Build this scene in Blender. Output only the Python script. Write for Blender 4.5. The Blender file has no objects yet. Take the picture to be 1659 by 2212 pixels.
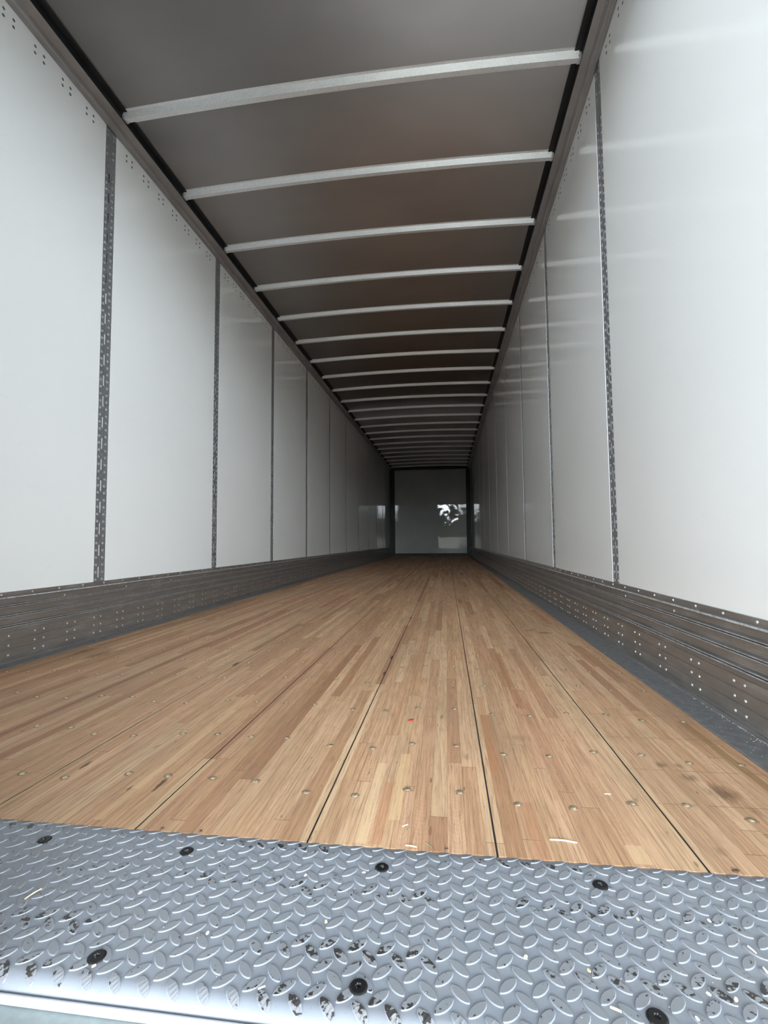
import bpy, math, random
from mathutils import Matrix, Vector

random.seed(7)
SC = bpy.context.scene
COL = SC.collection
PI = math.pi

# ------------------------------------------------------------------ camera
FW, FH = 1659, 2212
yaw, pitch, roll = -0.1304, 0.0609, -0.0085
fw = Vector((math.sin(yaw) * math.cos(pitch), math.cos(yaw) * math.cos(pitch), math.sin(pitch)))
rt = Vector((math.cos(yaw), -math.sin(yaw), 0))
up = rt.cross(fw)
r2 = math.cos(roll) * rt + math.sin(roll) * up
u2 = -math.sin(roll) * rt + math.cos(roll) * up
cam_d = bpy.data.cameras.new('camera')
cam_d.sensor_fit = 'VERTICAL'
cam_d.sensor_height = 36.0
cam_d.sensor_width = 27.0
cam_d.lens = 1027.18 / FH * 36.0
cam_d.clip_start = 0.02
cam_d.clip_end = 400
cam = bpy.data.objects.new('camera', cam_d)
COL.objects.link(cam)
cam.matrix_world = Matrix(((r2.x, u2.x, -fw.x, 0.5215), (r2.y, u2.y, -fw.y, 0.0), (r2.z, u2.z, -fw.z, 0.4888), (0, 0, 0, 1)))
SC.camera = cam

# ------------------------------------------------------------------ world, light, exposure
W = bpy.data.worlds.new('overcast_sky')
SC.world = W
W.use_nodes = True
nt = W.node_tree
nt.nodes.clear()
tc = nt.nodes.new('ShaderNodeTexCoord')
sep = nt.nodes.new('ShaderNodeSeparateXYZ')
rmp = nt.nodes.new('ShaderNodeValToRGB')
rmp.color_ramp.elements[0].position = 0.0
rmp.color_ramp.elements[0].color = (0.88, 0.945, 1.0, 1)      # hazy and brightest low over the horizon
rmp.color_ramp.elements[1].position = 1.0
rmp.color_ramp.elements[1].color = (0.04, 0.05, 0.062, 1)
for p_, k_ in ((0.20, 1.0), (0.30, 0.55), (0.45, 0.11), (0.62, 0.045)):
    e_ = rmp.color_ramp.elements.new(p_)
    e_.color = (0.86 * k_, 0.94 * k_, 1.0 * k_, 1)
bg = nt.nodes.new('ShaderNodeBackground')
bg.inputs['Strength'].default_value = 27.5
wo = nt.nodes.new('ShaderNodeOutputWorld')
nt.links.new(tc.outputs['Generated'], sep.inputs[0])
nt.links.new(sep.outputs['Z'], rmp.inputs[0])
mr = nt.nodes.new('ShaderNodeMapRange')                      # the haze is brighter to the right of the doorway
for i_, v_ in enumerate((-1.0, 1.0, 0.58, 1.30)):
    mr.inputs[i_ + 1].default_value = v_
nt.links.new(sep.outputs['X'], mr.inputs[0])
mr2 = nt.nodes.new('ShaderNodeMapRange')                     # and brightest straight behind the trailer
for i_, v_ in enumerate((-1.0, -0.55, 1.30, 0.50)):
    mr2.inputs[i_ + 1].default_value = v_
nt.links.new(sep.outputs['Y'], mr2.inputs[0])
mm_ = nt.nodes.new('ShaderNodeMath')
mm_.operation = 'MULTIPLY'
nt.links.new(mr.outputs[0], mm_.inputs[0])
nt.links.new(mr2.outputs[0], mm_.inputs[1])
vm = nt.nodes.new('ShaderNodeVectorMath')
vm.operation = 'SCALE'
nt.links.new(rmp.outputs[0], vm.inputs[0])
nt.links.new(mm_.outputs[0], vm.inputs['Scale'])
nt.links.new(vm.outputs[0], bg.inputs['Color'])
nt.links.new(bg.outputs[0], wo.inputs['Surface'])

pl = bpy.data.lights.new('doorway_daylight', 'AREA')       # daylight comes in through the open half of the doorway
pl.shape = 'RECTANGLE'
pl.size = 1.27
pl.size_y = 2.70
pl.cycles.is_portal = True
po = bpy.data.objects.new('doorway_daylight', pl)
COL.objects.link(po)
po.location = (0.64, 0.44, 1.36)
po.rotation_euler = (PI / 2, 0, PI)

SC.view_settings.view_transform = 'Standard'
SC.view_settings.look = 'None'
SC.view_settings.exposure = 0.0
SC.view_settings.gamma = 1.0
SC.view_settings.use_curve_mapping = False
SC.cycles.max_bounces = 20
SC.cycles.diffuse_bounces = 12
SC.cycles.glossy_bounces = 10
SC.cycles.use_denoising = True
SC.cycles.sample_clamp_indirect = 8.0

# ------------------------------------------------------------------ material helpers
class NT:
    """a small wrapper to write node trees shortly"""
    def __init__(s, name):
        s.m = bpy.data.materials.new(name)
        s.m.use_nodes = True
        s.t = s.m.node_tree
        s.b = next(n for n in s.t.nodes if n.type == 'BSDF_PRINCIPLED')
        s.pos = s.t.nodes.new('ShaderNodeNewGeometry').outputs['Position']
    def put(s, sock, v):
        if hasattr(v, 'is_output'):
            s.t.links.new(v, sock)
        elif v is not None:
            sock.default_value = v
    def node(s, typ, out=0, _props=None, **ins):
        n = s.t.nodes.new(typ)
        for k, v in (_props or {}).items():
            setattr(n, k, v)
        for k, v in ins.items():
            s.put(n.inputs[int(k[1:])] if k[0] == 'i' and k[1:].isdigit() else n.inputs[k], v)
        return n.outputs[out]
    def m_(s, op, a, b=None, c=None, clamp=False):
        n = s.t.nodes.new('ShaderNodeMath')
        n.operation = op
        n.use_clamp = clamp
        for i, v in enumerate((a, b, c)):
            s.put(n.inputs[i], v)
        return n.outputs[0]
    def xyz(s):
        n = s.t.nodes.new('ShaderNodeSeparateXYZ')
        s.t.links.new(s.pos, n.inputs[0])
        return n.outputs
    def comb(s, x, y, z):
        return s.node('ShaderNodeCombineXYZ', i0=x, i1=y, i2=z)
    def noise(s, vec, scale, detail=2.0, rough=0.5):
        return s.node('ShaderNodeTexNoise', 'Fac' if False else 0, i0=vec, Scale=scale, Detail=detail, Roughness=rough)
    def scale(s, sx, sy, sz):
        n = s.t.nodes.new('ShaderNodeVectorMath')
        n.operation = 'MULTIPLY'
        s.t.links.new(s.pos, n.inputs[0])
        n.inputs[1].default_value = (sx, sy, sz)
        return n.outputs[0]
    def ramp(s, fac, stops, interp='LINEAR'):
        n = s.t.nodes.new('ShaderNodeValToRGB')
        cr = n.color_ramp
        cr.interpolation = interp
        while len(cr.elements) < len(stops):
            cr.elements.new(0.5)
        for e, (p, c) in zip(cr.elements, stops):
            e.position = p
            e.color = (c[0], c[1], c[2], 1) if not isinstance(c, (int, float)) else (c, c, c, 1)
        s.put(n.inputs[0], fac)
        return n.outputs[0]
    def mix(s, fac, a, b, mode='MIX'):
        n = s.t.nodes.new('ShaderNodeMix')
        n.data_type = 'RGBA'
        n.blend_type = mode
        s.put(n.inputs[0], fac)
        for sock, v in ((n.inputs[6], a), (n.inputs[7], b)):
            if isinstance(v, tuple):
                v = (v[0], v[1], v[2], 1)
            s.put(sock, v)
        return n.outputs[2]
    def maprange(s, v, a, b, c=0.0, d=1.0):
        n = s.t.nodes.new('ShaderNodeMapRange')
        s.put(n.inputs[0], v)
        for i, x in enumerate((a, b, c, d)):
            n.inputs[i + 1].default_value = x
        return n.outputs[0]
    def bump(s, h, strength, dist):
        o = s.node('ShaderNodeBump', Strength=strength, Distance=dist, Height=h)
        s.t.links.new(o, s.b.inputs['Normal'])
    def set(s, **kw):
        for k, v in kw.items():
            k = k.replace('_', ' ')
            if isinstance(v, tuple) and len(v) == 3:
                v = (v[0], v[1], v[2], 1)
            s.put(s.b.inputs[k], v)
        return s.m

def lin(r, g, b):
    f = lambda c: (c / 255 / 12.92) if c / 255 <= 0.04045 else ((c / 255 + 0.055) / 1.055) ** 2.4
    return (f(r), f(g), f(b))

def plain(name, rgb, rough=0.5, metal=0.0, var=0.0, vscale=30.0, bump=0.0):
    n = NT(name)
    col = rgb
    if var:
        v = n.noise(n.pos, vscale, 3.0)
        col = n.ramp(v, [(0.3, tuple(c * (1 - var) for c in rgb)), (0.7, tuple(min(1, c * (1 + var)) for c in rgb))])
        if bump:
            n.bump(v, bump, 0.002)
    return n.set(Base_Color=col, Roughness=rough, Metallic=metal)

def wall_material():
    n = NT('white_glossy_liner')
    big = n.noise(n.pos, 1.3, 2.0)
    fine = n.noise(n.pos, 900, 2.0)
    sm = n.noise(n.scale(4, 4, 14), 3.0, 5.0, 0.65)
    smudge = n.maprange(sm, 0.66, 0.80)
    col = n.ramp(big, [(0.3, (0.87, 0.895, 0.895)), (0.7, (0.895, 0.92, 0.92))])
    col = n.mix(n.m_('MULTIPLY', smudge, 0.10), col, (0.45, 0.47, 0.48))
    h = n.m_('ADD', n.m_('MULTIPLY', n.noise(n.pos, 2.2, 1.0), 1.0), n.m_('MULTIPLY', fine, 0.012))
    n.bump(h, 0.02, 0.02)
    return n.set(Base_Color=col, Roughness=n.maprange(sm, 0.3, 0.8, 0.03, 0.055), IOR=1.42)

def far_material():
    n = NT('polished_front_liner_dimmed')  # white liner greyed in its base colour to imitate the dim far end
    v = n.noise(n.scale(1.5, 1, 1.5), 1.0, 2.0)
    n.bump(v, 0.012, 0.02)
    return n.set(Base_Color=n.ramp(v, [(0.3, (0.46, 0.48, 0.48)), (0.7, (0.52, 0.54, 0.545))]), Roughness=0.018, IOR=1.48)

def steel_material():
    n = NT('galvanised_post_steel')
    sp = n.noise(n.scale(60, 60, 40), 4.0, 4.0, 0.7)
    col = n.ramp(sp, [(0.3, (0.22, 0.23, 0.245)), (0.52, (0.36, 0.38, 0.40)), (0.72, (0.58, 0.60, 0.62))])
    n.bump(sp, 0.12, 0.002)
    return n.set(Base_Color=col, Metallic=0.75, Roughness=n.maprange(sp, 0.2, 0.8, 0.55, 0.40))

def bow_material():
    n = NT('galvanised_bow_steel')
    sp = n.node('ShaderNodeTexVoronoi', 'Color', i0=n.scale(1, 1, 1), Scale=300.0)
    v = n.node('ShaderNodeSeparateColor', 0, i0=sp)
    nz = n.noise(n.pos, 90, 4.0, 0.7)
    col = n.ramp(n.m_('ADD', n.m_('MULTIPLY', v, 0.5), n.m_('MULTIPLY', nz, 0.5)), [(0.2, (0.74, 0.77, 0.79)), (0.75, (0.93, 0.95, 0.96))])
    n.bump(n.m_('ADD', v, nz), 0.10, 0.002)
    return n.set(Base_Color=col, Metallic=0.5, Roughness=n.maprange(v, 0, 1, 0.30, 0.46))

def kick_material():
    n = NT('scuffed_aluminium')
    X = n.xyz()
    st = n.noise(n.scale(3, 2.0, 240), 1.0, 5.0, 0.65)
    bl = n.noise(n.scale(12, 7, 30), 1.0, 5.0, 0.7)
    v = n.m_('ADD', n.m_('MULTIPLY', st, 0.3), n.m_('MULTIPLY', bl, 0.7))
    col = n.ramp(v, [(0.34, (0.27, 0.255, 0.24)), (0.52, (0.32, 0.305, 0.29)), (0.70, (0.46, 0.45, 0.44))])
    n.bump(st, 0.08, 0.002)
    return n.set(Base_Color=col, Metallic=0.7, Roughness=n.maprange(v, 0.3, 0.7, 0.36, 0.5))

def ceiling_material():
    n = NT('dull_aluminium_roof_sheet')
    v = n.noise(n.scale(0.9, 1.6, 1), 1.5, 3.0)
    sp = n.noise(n.pos, 55, 3.0, 0.7)
    sm = n.noise(n.scale(2.0, 4.0, 1), 2.0, 6.0, 0.75)
    col = n.ramp(v, [(0.3, (0.20, 0.183, 0.175)), (0.7, (0.235, 0.217, 0.208))])
    col = n.mix(n.maprange(n.m_('MULTIPLY', n.maprange(sm, 0.66, 0.74), n.maprange(sp, 0.58, 0.7)), 0, 1, 0, 0.35), col, (0.8, 0.74, 0.66))
    n.bump(n.noise(n.scale(1, 1.5, 1), 1.2, 1.0), 0.15, 0.03)
    return n.set(Base_Color=col, Metallic=0.9, Roughness=0.34)

def wood_material():
    n = NT('laminated_oak_floor')
    o = n.xyz()
    x, y = o[0], o[1]
    w = 0.0304
    xi = n.m_('FLOOR', n.m_('DIVIDE', n.m_('ADD', x, 5.0182), w))
    xf = n.m_('FRACT', n.m_('DIVIDE', n.m_('ADD', x, 5.0182), w))
    r1 = n.node('ShaderNodeTexWhiteNoise', 'Value', {'noise_dimensions': '1D'}, W=xi)
    ln = n.m_('ADD', 0.55, n.m_('MULTIPLY', n.node('ShaderNodeTexWhiteNoise', 'Value', {'noise_dimensions': '1D'}, W=n.m_('ADD', xi, 91.3)), 0.75))
    yy = n.m_('ADD', n.m_('DIVIDE', y, ln), n.m_('MULTIPLY', r1, 17.0))
    yi = n.m_('FLOOR', yy)
    yf = n.m_('FRACT', yy)
    rv = n.node('ShaderNodeTexWhiteNoise', 'Value', {'noise_dimensions': '2D'}, i0=n.comb(xi, yi, 0.0))
    rc = n.node('ShaderNodeTexWhiteNoise', 'Value', {'noise_dimensions': '2D'}, i0=n.comb(n.m_('ADD', xi, 40.5), yi, 0.0))
    col = n.ramp(rv, [(0.0, lin(166, 124, 96)), (0.14, lin(192, 150, 118)), (0.30, lin(222, 184, 150)), (0.50, lin(206, 166, 130)),
                      (0.70, lin(228, 192, 158)), (0.88, lin(238, 208, 172)), (1.0, lin(186, 142, 110))])
    pink = n.mix(n.m_('MULTIPLY', rc, 0.38), col, lin(222, 172, 146))
    off = n.m_('MULTIPLY', rv, 31.0)
    # long grain
    g1 = n.noise(n.comb(n.m_('ADD', n.m_('MULTIPLY', x, 170.0), off), n.m_('MULTIPLY', y, 4.5), off), 1.0, 5.0, 0.6)
    g2 = n.noise(n.comb(n.m_('MULTIPLY', x, 700.0), n.m_('MULTIPLY', y, 12.0), off), 1.0, 3.0, 0.6)
    c = n.mix(n.maprange(g1, 0.42, 0.66, 0.0, 0.55), pink, lin(164, 124, 92))
    c = n.mix(n.maprange(g2, 0.52, 0.72, 0.0, 0.62), c, lin(112, 80, 58))
    c = n.mix(n.maprange(g2, 0.25, 0.42, 0.30, 0.0), c, lin(244, 218, 184))
    # cathedral figure on some strips
    wv = n.node('ShaderNodeTexWave', 'Fac', {'wave_type': 'RINGS', 'rings_direction': 'SPHERICAL'},
                i0=n.comb(n.m_('MULTIPLY', n.m_('SUBTRACT', xf, 0.5), 1.2), n.m_('MULTIPLY', n.m_('SUBTRACT', yf, rc), 5.0), 0.0),
                Scale=3.2, Distortion=3.0, Detail=2.0)
    c = n.mix(n.m_('MULTIPLY', n.m_('MULTIPLY', wv, n.m_('GREATER_THAN', rc, 0.70)), 0.10), c, lin(158, 110, 76))
    # grey wear in the traffic lanes, dark flecks
    wr = n.noise(n.scale(2.6, 0.8, 1), 1.4, 4.0, 0.65)
    c = n.mix(n.maprange(wr, 0.42, 0.72, 0.0, 0.55), c, lin(160, 136, 112))
    sc1 = n.noise(n.scale(7, 26, 1), 1.0, 6.0, 0.75)
    c = n.mix(n.m_('MULTIPLY', n.maprange(sc1, 0.64, 0.76), 0.42), c, lin(104, 84, 66))
    fl = n.noise(n.scale(70, 18, 1), 1.0, 2.0, 0.5)
    c = n.mix(n.m_('MULTIPLY', n.maprange(fl, 0.71, 0.77), 0.65), c, lin(92, 66, 46))
    # joints between the strips and at their ends
    ed = n.m_('MINIMUM', xf, n.m_('SUBTRACT', 1.0, xf))
    c = n.mix(n.m_('MULTIPLY', n.m_('LESS_THAN', ed, 0.017), 0.45), c, lin(112, 78, 54))
    ye = n.m_('MULTIPLY', n.m_('MINIMUM', yf, n.m_('SUBTRACT', 1.0, yf)), ln)
    c = n.mix(n.m_('MULTIPLY', n.m_('LESS_THAN', ye, 0.0008), 0.6), c, lin(100, 70, 50))
    # single strips that are darker or paler than the rest
    def box(x0, x1, y0, y1):
        a = n.m_('MULTIPLY', n.m_('GREATER_THAN', x, x0), n.m_('LESS_THAN', x, x1))
        b = n.m_('MULTIPLY', n.m_('GREATER_THAN', y, y0), n.m_('LESS_THAN', y, y1))
        return n.m_('MULTIPLY', a, b)
    for b, k, cc in (((0.6055, 0.6255, 1.055, 1.545), 0.5, (184, 130, 94)), ((0.648, 0.672, 0.770, 0.945), 0.42, (188, 136, 102)),
                     ((0.716, 0.740, 1.452, 2.128), 0.5, (158, 110, 74)), ((1.126, 1.146, 0.80, 1.40), 0.72, (156, 124, 82)),
                     ((1.074, 1.092, 1.95, 2.37), 0.55, (160, 112, 76)), ((0.365, 0.383, 0.79, 1.07), 0.6, (238, 210, 172)),
                     ((0.389, 0.409, 0.79, 0.99), 0.5, (200, 142, 108)), ((-0.110, -0.092, 0.80, 1.35), 0.45, (232, 200, 160)),
                     ((0.412, 0.432, 0.86, 1.12), 0.5, (236, 204, 160)), ((0.795, 0.822, 0.79, 0.835), 0.5, (232, 204, 164))):
        c = n.mix(n.m_('MULTIPLY', box(*b), k), c, lin(*cc))
    # mineral spots, knots and dirt patches
    jag = n.node('ShaderNodeValue')
    jag.node.outputs[0].default_value = 2.2
    jx = n.m_('MULTIPLY', n.m_('SUBTRACT', n.noise(n.scale(150, 28, 1), 1.0, 5.0, 0.7), 0.47), jag)
    def spot(cx, cy, rx, ry, k, cc, soft=0.35):
        nonlocal c
        dx = n.m_('DIVIDE', n.m_('SUBTRACT', x, cx), rx)
        dy = n.m_('DIVIDE', n.m_('SUBTRACT', y, cy), ry)
        d = n.m_('ADD', n.m_('SQRT', n.m_('ADD', n.m_('MULTIPLY', dx, dx), n.m_('MULTIPLY', dy, dy))), jx)
        c = n.mix(n.m_('MULTIPLY', n.maprange(d, 1.0, 1.0 - soft), k), c, lin(*cc))
    spot(-0.278, 0.988, 0.0050, 0.026, 0.85, (84, 64, 50))
    spot(-0.062, 0.928, 0.0065, 0.032, 0.85, (92, 70, 52))
    spot(-0.328, 1.853, 0.0075, 0.040, 0.9, (50, 38, 32))
    spot(0.285, 2.02, 0.0065, 0.035, 0.9, (52, 38, 30))
    spot(0.285, 1.78, 0.0065, 0.03, 0.85, (58, 42, 34))
    spot(0.288, 3.05, 0.010, 0.03, 0.8, (62, 46, 36))
    spot(-0.115, 0.905, 0.0025, 0.012, 0.8, (70, 50, 38))
    spot(0.482, 1.005, 0.0035, 0.013, 0.6, (104, 74, 50))
    spot(0.486, 0.835, 0.0035, 0.016, 0.5, (104, 80, 58))
    spot(0.5, 1.36, 0.006, 0.02, 0.45, (110, 80, 56))
    spot(0.885, 0.80, 0.004, 0.010, 0.6, (120, 84, 58))
    spot(0.558, 1.12, 0.012, 0.02, 0.45, (110, 98, 84), 0.7)
    spot(1.040, 1.020, 0.030, 0.050, 0.75, (96, 72, 58), 0.8)
    spot(1.006, 1.075, 0.022, 0.022, 0.6, (100, 80, 64), 0.8)
    spot(0.975, 1.130, 0.014, 0.016, 0.65, (104, 86, 68), 0.7)
    spot(1.008, 1.130, 0.012, 0.014, 0.5, (110, 90, 72), 0.7)
    spot(1.060, 0.960, 0.012, 0.020, 0.45, (128, 102, 80), 0.8)
    spot(0.938, 0.835, 0.010, 0.016, 0.45, (118, 96, 72), 0.8)
    spot(0.690, 1.24, 0.04, 0.03, 0.40, (128, 104, 84), 0.9)
    spot(1.02, 2.62, 0.05, 0.035, 0.7, (70, 54, 44), 0.8)
    spot(0.955, 2.68, 0.03, 0.03, 0.55, (84, 66, 52), 0.8)
    spot(-1.00, 1.95, 0.05, 0.12, 0.6, (104, 70, 56), 0.8)
    spot(-1.12, 2.00, 0.03, 0.10, 0.6, (96, 66, 52), 0.8)
    spot(0.44, 7.9, 0.018, 0.16, 0.8, (48, 38, 32), 0.6)
    spot(0.62, 3.9, 0.02, 0.25, 0.5, (92, 62, 44), 0.5)
    pores = n.noise(n.comb(n.m_('MULTIPLY', x, 620.0), n.m_('MULTIPLY', y, 20.0), off), 1.0, 1.0, 0.5)
    c = n.mix(n.m_('MULTIPLY', n.maprange(pores, 0.64, 0.72), 0.45), c, lin(104, 76, 56))
    # scored cross lines on the board beside the edge strip
    sx_ = n.m_('MULTIPLY', n.m_('GREATER_THAN', x, 0.90), n.m_('GREATER_THAN', n.noise(n.scale(30, 0, 0), 1.0, 2.0), 0.42))
    for y0 in (1.262, 1.093, 0.958, 1.42):
        dl = n.m_('ABSOLUTE', n.m_('SUBTRACT', y, n.m_('ADD', y0, n.m_('MULTIPLY', x, 0.012))))
        c = n.mix(n.m_('MULTIPLY', n.m_('MULTIPLY', n.maprange(dl, 0.0016, 0.0004), sx_), 0.55), c, lin(110, 84, 66))
    c = n.mix(1.0, c, (1.0, 0.962, 0.895), 'MULTIPLY')
    h = n.m_('ADD', n.m_('MULTIPLY', g2, 0.5), n.m_('MULTIPLY', n.m_('GREATER_THAN', ed, 0.02), 0.5))
    n.bump(h, 0.30, 0.0012)
    return n.set(Base_Color=c, Roughness=n.maprange(g1, 0.2, 0.8, 0.50, 0.66), Specular_IOR_Level=0.35)

def plate_material():
    n = NT('grey_painted_tread_steel')
    o = n.xyz()
    att = n.t.nodes.new('ShaderNodeAttribute')
    att.attribute_name = 'tread'
    tr = att.outputs['Fac']
    base = n.noise(n.pos, 7.0, 4.0, 0.6)
    col = n.ramp(base, [(0.3, (0.255, 0.277, 0.315)), (0.7, (0.295, 0.317, 0.352))])
    dirt = n.noise(n.scale(3.5, 6, 1), 1.6, 5.0, 0.7)
    col = n.mix(n.maprange(dirt, 0.52, 0.75, 0.0, 0.55), col, (0.235, 0.228, 0.222))
    fine = n.noise(n.pos, 320, 3.0, 0.6)
    col = n.mix(n.m_('MULTIPLY', n.maprange(fine, 0.66, 0.74), 0.5), col, (0.15, 0.14, 0.13))
    # scuffed treads: bare patches and black spots, in bands where feet and pallets land
    y = o[1]
    def lane(c0, w):
        d = n.m_('DIVIDE', n.m_('SUBTRACT', y, c0), w)
        return n.m_('POWER', 2.718, n.m_('MULTIPLY', n.m_('MULTIPLY', d, d), -1.0))
    lanes = n.m_('MAXIMUM', n.m_('MAXIMUM', lane(0.680, 0.012), n.m_('MULTIPLY', lane(0.764, 0.010), 0.9)), n.m_('MAXIMUM', lane(0.584, 0.016), n.m_('MULTIPLY', lane(0.520, 0.013), 0.95)))
    patch = n.noise(n.scale(5.0, 3.0, 1), 1.0, 2.0)
    bm = n.m_('MULTIPLY', lanes, n.maprange(patch, 0.42, 0.58))
    top = n.m_('GREATER_THAN', tr, 0.8)
    sp = n.noise(n.pos, 190, 2.0, 0.5)
    dark = n.m_('MULTIPLY', top, n.maprange(n.m_('ADD', sp, n.m_('MULTIPLY', bm, 0.26)), 0.68, 0.71))
    pale = n.m_('MULTIPLY', n.m_('MULTIPLY', top, bm), n.maprange(sp, 0.50, 0.44))
    col = n.mix(n.m_('MULTIPLY', top, 0.55), col, (0.235, 0.240, 0.25))
    col = n.mix(n.m_('MULTIPLY', pale, 0.40), col, (0.40, 0.385, 0.37))
    col = n.mix(n.m_('MULTIPLY', dark, 0.92), col, (0.03, 0.026, 0.022))
    n.bump(n.noise(n.pos, 150, 3.0), 0.10, 0.0012)
    return n.set(Base_Color=col, Roughness=n.maprange(base, 0.3, 0.7, 0.34, 0.44), Specular_IOR_Level=0.5)

M = dict(
    wall=wall_material(), far=far_material(), steel=steel_material(), bow=bow_material(), kick=kick_material(), ceiling=ceiling_material(),
    wood=wood_material(), plate=plate_material(),
    rail=plain('roof_rail_aluminium', (0.34, 0.33, 0.33), 0.45, 0.45, 0.12, 6.0),
    rib_glint=plain('rib_glint_aluminium', (0.56, 0.585, 0.61), 0.42, 0.35, 0.35, 60.0),  # paler metal that paints the sky glints on the kick-plate ribs
    strip=plain('grey_floor_edge_aluminium', (0.25, 0.252, 0.258), 0.5, 0.35, 0.18, 40.0),
    liner=plain('white_backing', (0.78, 0.80, 0.80), 0.5),
    rivet=plain('bright_rivet', (0.80, 0.80, 0.78), 0.28, 0.6),
    dark_rivet=plain('dark_grey_rivet', (0.11, 0.11, 0.12), 0.45, 0.3),
    post_rivet=plain('galvanised_rivet', (0.42, 0.44, 0.45), 0.5, 0.35, 0.25, 300.0),
    brass=plain('zinc_yellow_screw', (0.80, 0.70, 0.48), 0.30, 0.8, 0.2, 400.0),
    torn=plain('torn_wood_fibre', (0.30, 0.20, 0.125), 0.9, 0.0, 0.5, 500.0),
    black=plain('black_oxide_screw', (0.012, 0.012, 0.013), 0.40, 0.2, 0.2, 300.0),
    dark=plain('black_corner_steel_and_shade', (0.020, 0.020, 0.022), 0.5, 0.3, 0.2, 20.0),  # also the black of the rail shadow gaps and shaded slot cavities
    under=plain('dark_underfloor', (0.015, 0.012, 0.010), 0.9),
    lip=plain('white_painted_lip', (0.60, 0.60, 0.63), 0.30, 0.0, 0.04, 60.0),
    sill=plain('pale_painted_sill', (0.28, 0.325, 0.325), 0.45, 0.0, 0.08, 90.0, 0.1),
    straw=plain('straw', (0.82, 0.66, 0.36), 0.6, 0.0, 0.2, 200.0),
    chip=plain('pale_chip', (0.88, 0.80, 0.68), 0.7, 0.0, 0.15, 300.0),
    brown=plain('brown_chip', (0.13, 0.075, 0.045), 0.8, 0.0, 0.3, 300.0),
    green=plain('dull_green_blade', (0.20, 0.22, 0.13), 0.7, 0.0, 0.3, 300.0),
    red=plain('red_petal', (0.60, 0.035, 0.025), 0.5, 0.0, 0.2, 200.0),
    grit=plain('pale_grit', (0.72, 0.71, 0.69), 0.8),
    ground=plain('pale_concrete_yard', (0.66, 0.635, 0.585), 0.85, 0.0, 0.12, 0.8),
    masonry=plain('cream_render', (0.78, 0.73, 0.62), 0.8, 0.0, 0.08, 2.0),
    grass=plain('grass_bank', (0.10, 0.13, 0.055), 0.95, 0.0, 0.35, 3.0),
    leaves=plain('tree_leaves', (0.045, 0.070, 0.030), 0.8, 0.0, 0.5, 1.5),
)

# ------------------------------------------------------------------ mesh helpers
class MB:
    def __init__(s):
        s.v, s.f, s.tag = [], [], []
    def quad_box(s, x0, x1, y0, y1, z0, z1):
        i = len(s.v)
        s.v += [(x0, y0, z0), (x1, y0, z0), (x1, y1, z0), (x0, y1, z0), (x0, y0, z1), (x1, y0, z1), (x1, y1, z1), (x0, y1, z1)]
        s.f += [tuple(i + k for k in q) for q in ((3, 2, 1, 0), (4, 5, 6, 7), (0, 1, 5, 4), (1, 2, 6, 5), (2, 3, 7, 6), (3, 0, 4, 7))]
        return s
    def extrude_y(s, prof, y0, y1, n=1):
        """closed profile of (x, z) swept along y"""
        i, k = len(s.v), len(prof)
        for j in range(n + 1):
            y = y0 + (y1 - y0) * j / n
            s.v += [(x, y, z) for x, z in prof]
        for j in range(n):
            for a in range(k):
                b = (a + 1) % k
                s.f.append((i + j * k + a, i + j * k + b, i + (j + 1) * k + b, i + (j + 1) * k + a))
        s.f.append(tuple(i + a for a in range(k))[::-1])
        s.f.append(tuple(i + n * k + a for a in range(k)))
        return s
    def dome(s, c, axis, r, h, n=10, rings=3, r_top=0.0):
        """low dome standing on point c along axis (unit vector)"""
        ax = Vector(axis)
        t = ax.orthogonal().normalized()
        b = ax.cross(t)
        i = len(s.v)
        c = Vector(c)
        for k in range(rings):
            a = k / rings * PI / 2
            rr, hh = r * math.cos(a), h * math.sin(a)
            for j in range(n):
                q = 2 * PI * j / n
                s.v.append(tuple(c + ax * hh + (t * math.cos(q) + b * math.sin(q)) * rr))
        s.v.append(tuple(c + ax * h))
        for k in range(rings - 1):
            for j in range(n):
                j2 = (j + 1) % n
                s.f.append((i + k * n + j, i + k * n + j2, i + (k + 1) * n + j2, i + (k + 1) * n + j))
        for j in range(n):
            s.f.append((i + (rings - 1) * n + j, i + (rings - 1) * n + (j + 1) % n, i + rings * n))
        s.f.append(tuple(i + j for j in range(n))[::-1])
        return s
    def mesh(s, name, mat, smooth=False):
        me = bpy.data.meshes.new(name)
        me.from_pydata(s.v, [], s.f)
        me.materials.append(mat)
        if smooth:
            me.polygons.foreach_set('use_smooth', [True] * len(me.polygons))
        me.update()
        return me
    def build(s, name, mat, parent=None, smooth=False, loc=(0, 0, 0)):
        return link(name, s.mesh(name, mat, smooth), parent, loc)

def link(name, data, parent=None, loc=(0, 0, 0), rz=0.0):
    o = bpy.data.objects.new(name, data)
    COL.objects.link(o)
    o.parent = parent
    o.location = loc
    o.rotation_euler = (0, 0, rz)
    return o

def empty(name, loc=(0, 0, 0)):
    o = bpy.data.objects.new(name, None)
    o.empty_display_size = 0.1
    COL.objects.link(o)
    o.location = loc
    return o

def tag(o, label=None, cat=None, group=None, kind=None):
    for k, v in (('label', label), ('category', cat), ('group', group), ('kind', kind)):
        if v:
            o[k] = v
    return o

ORD = ['', 'second', 'third', 'fourth', 'fifth', 'sixth', 'seventh', 'eighth', 'ninth', 'tenth', 'eleventh', 'twelfth', 'thirteenth',
       'fourteenth', 'fifteenth', 'sixteenth', 'seventeenth', 'eighteenth', 'nineteenth', 'twentieth', 'twenty-first', 'twenty-second', 'twenty-third']

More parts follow.
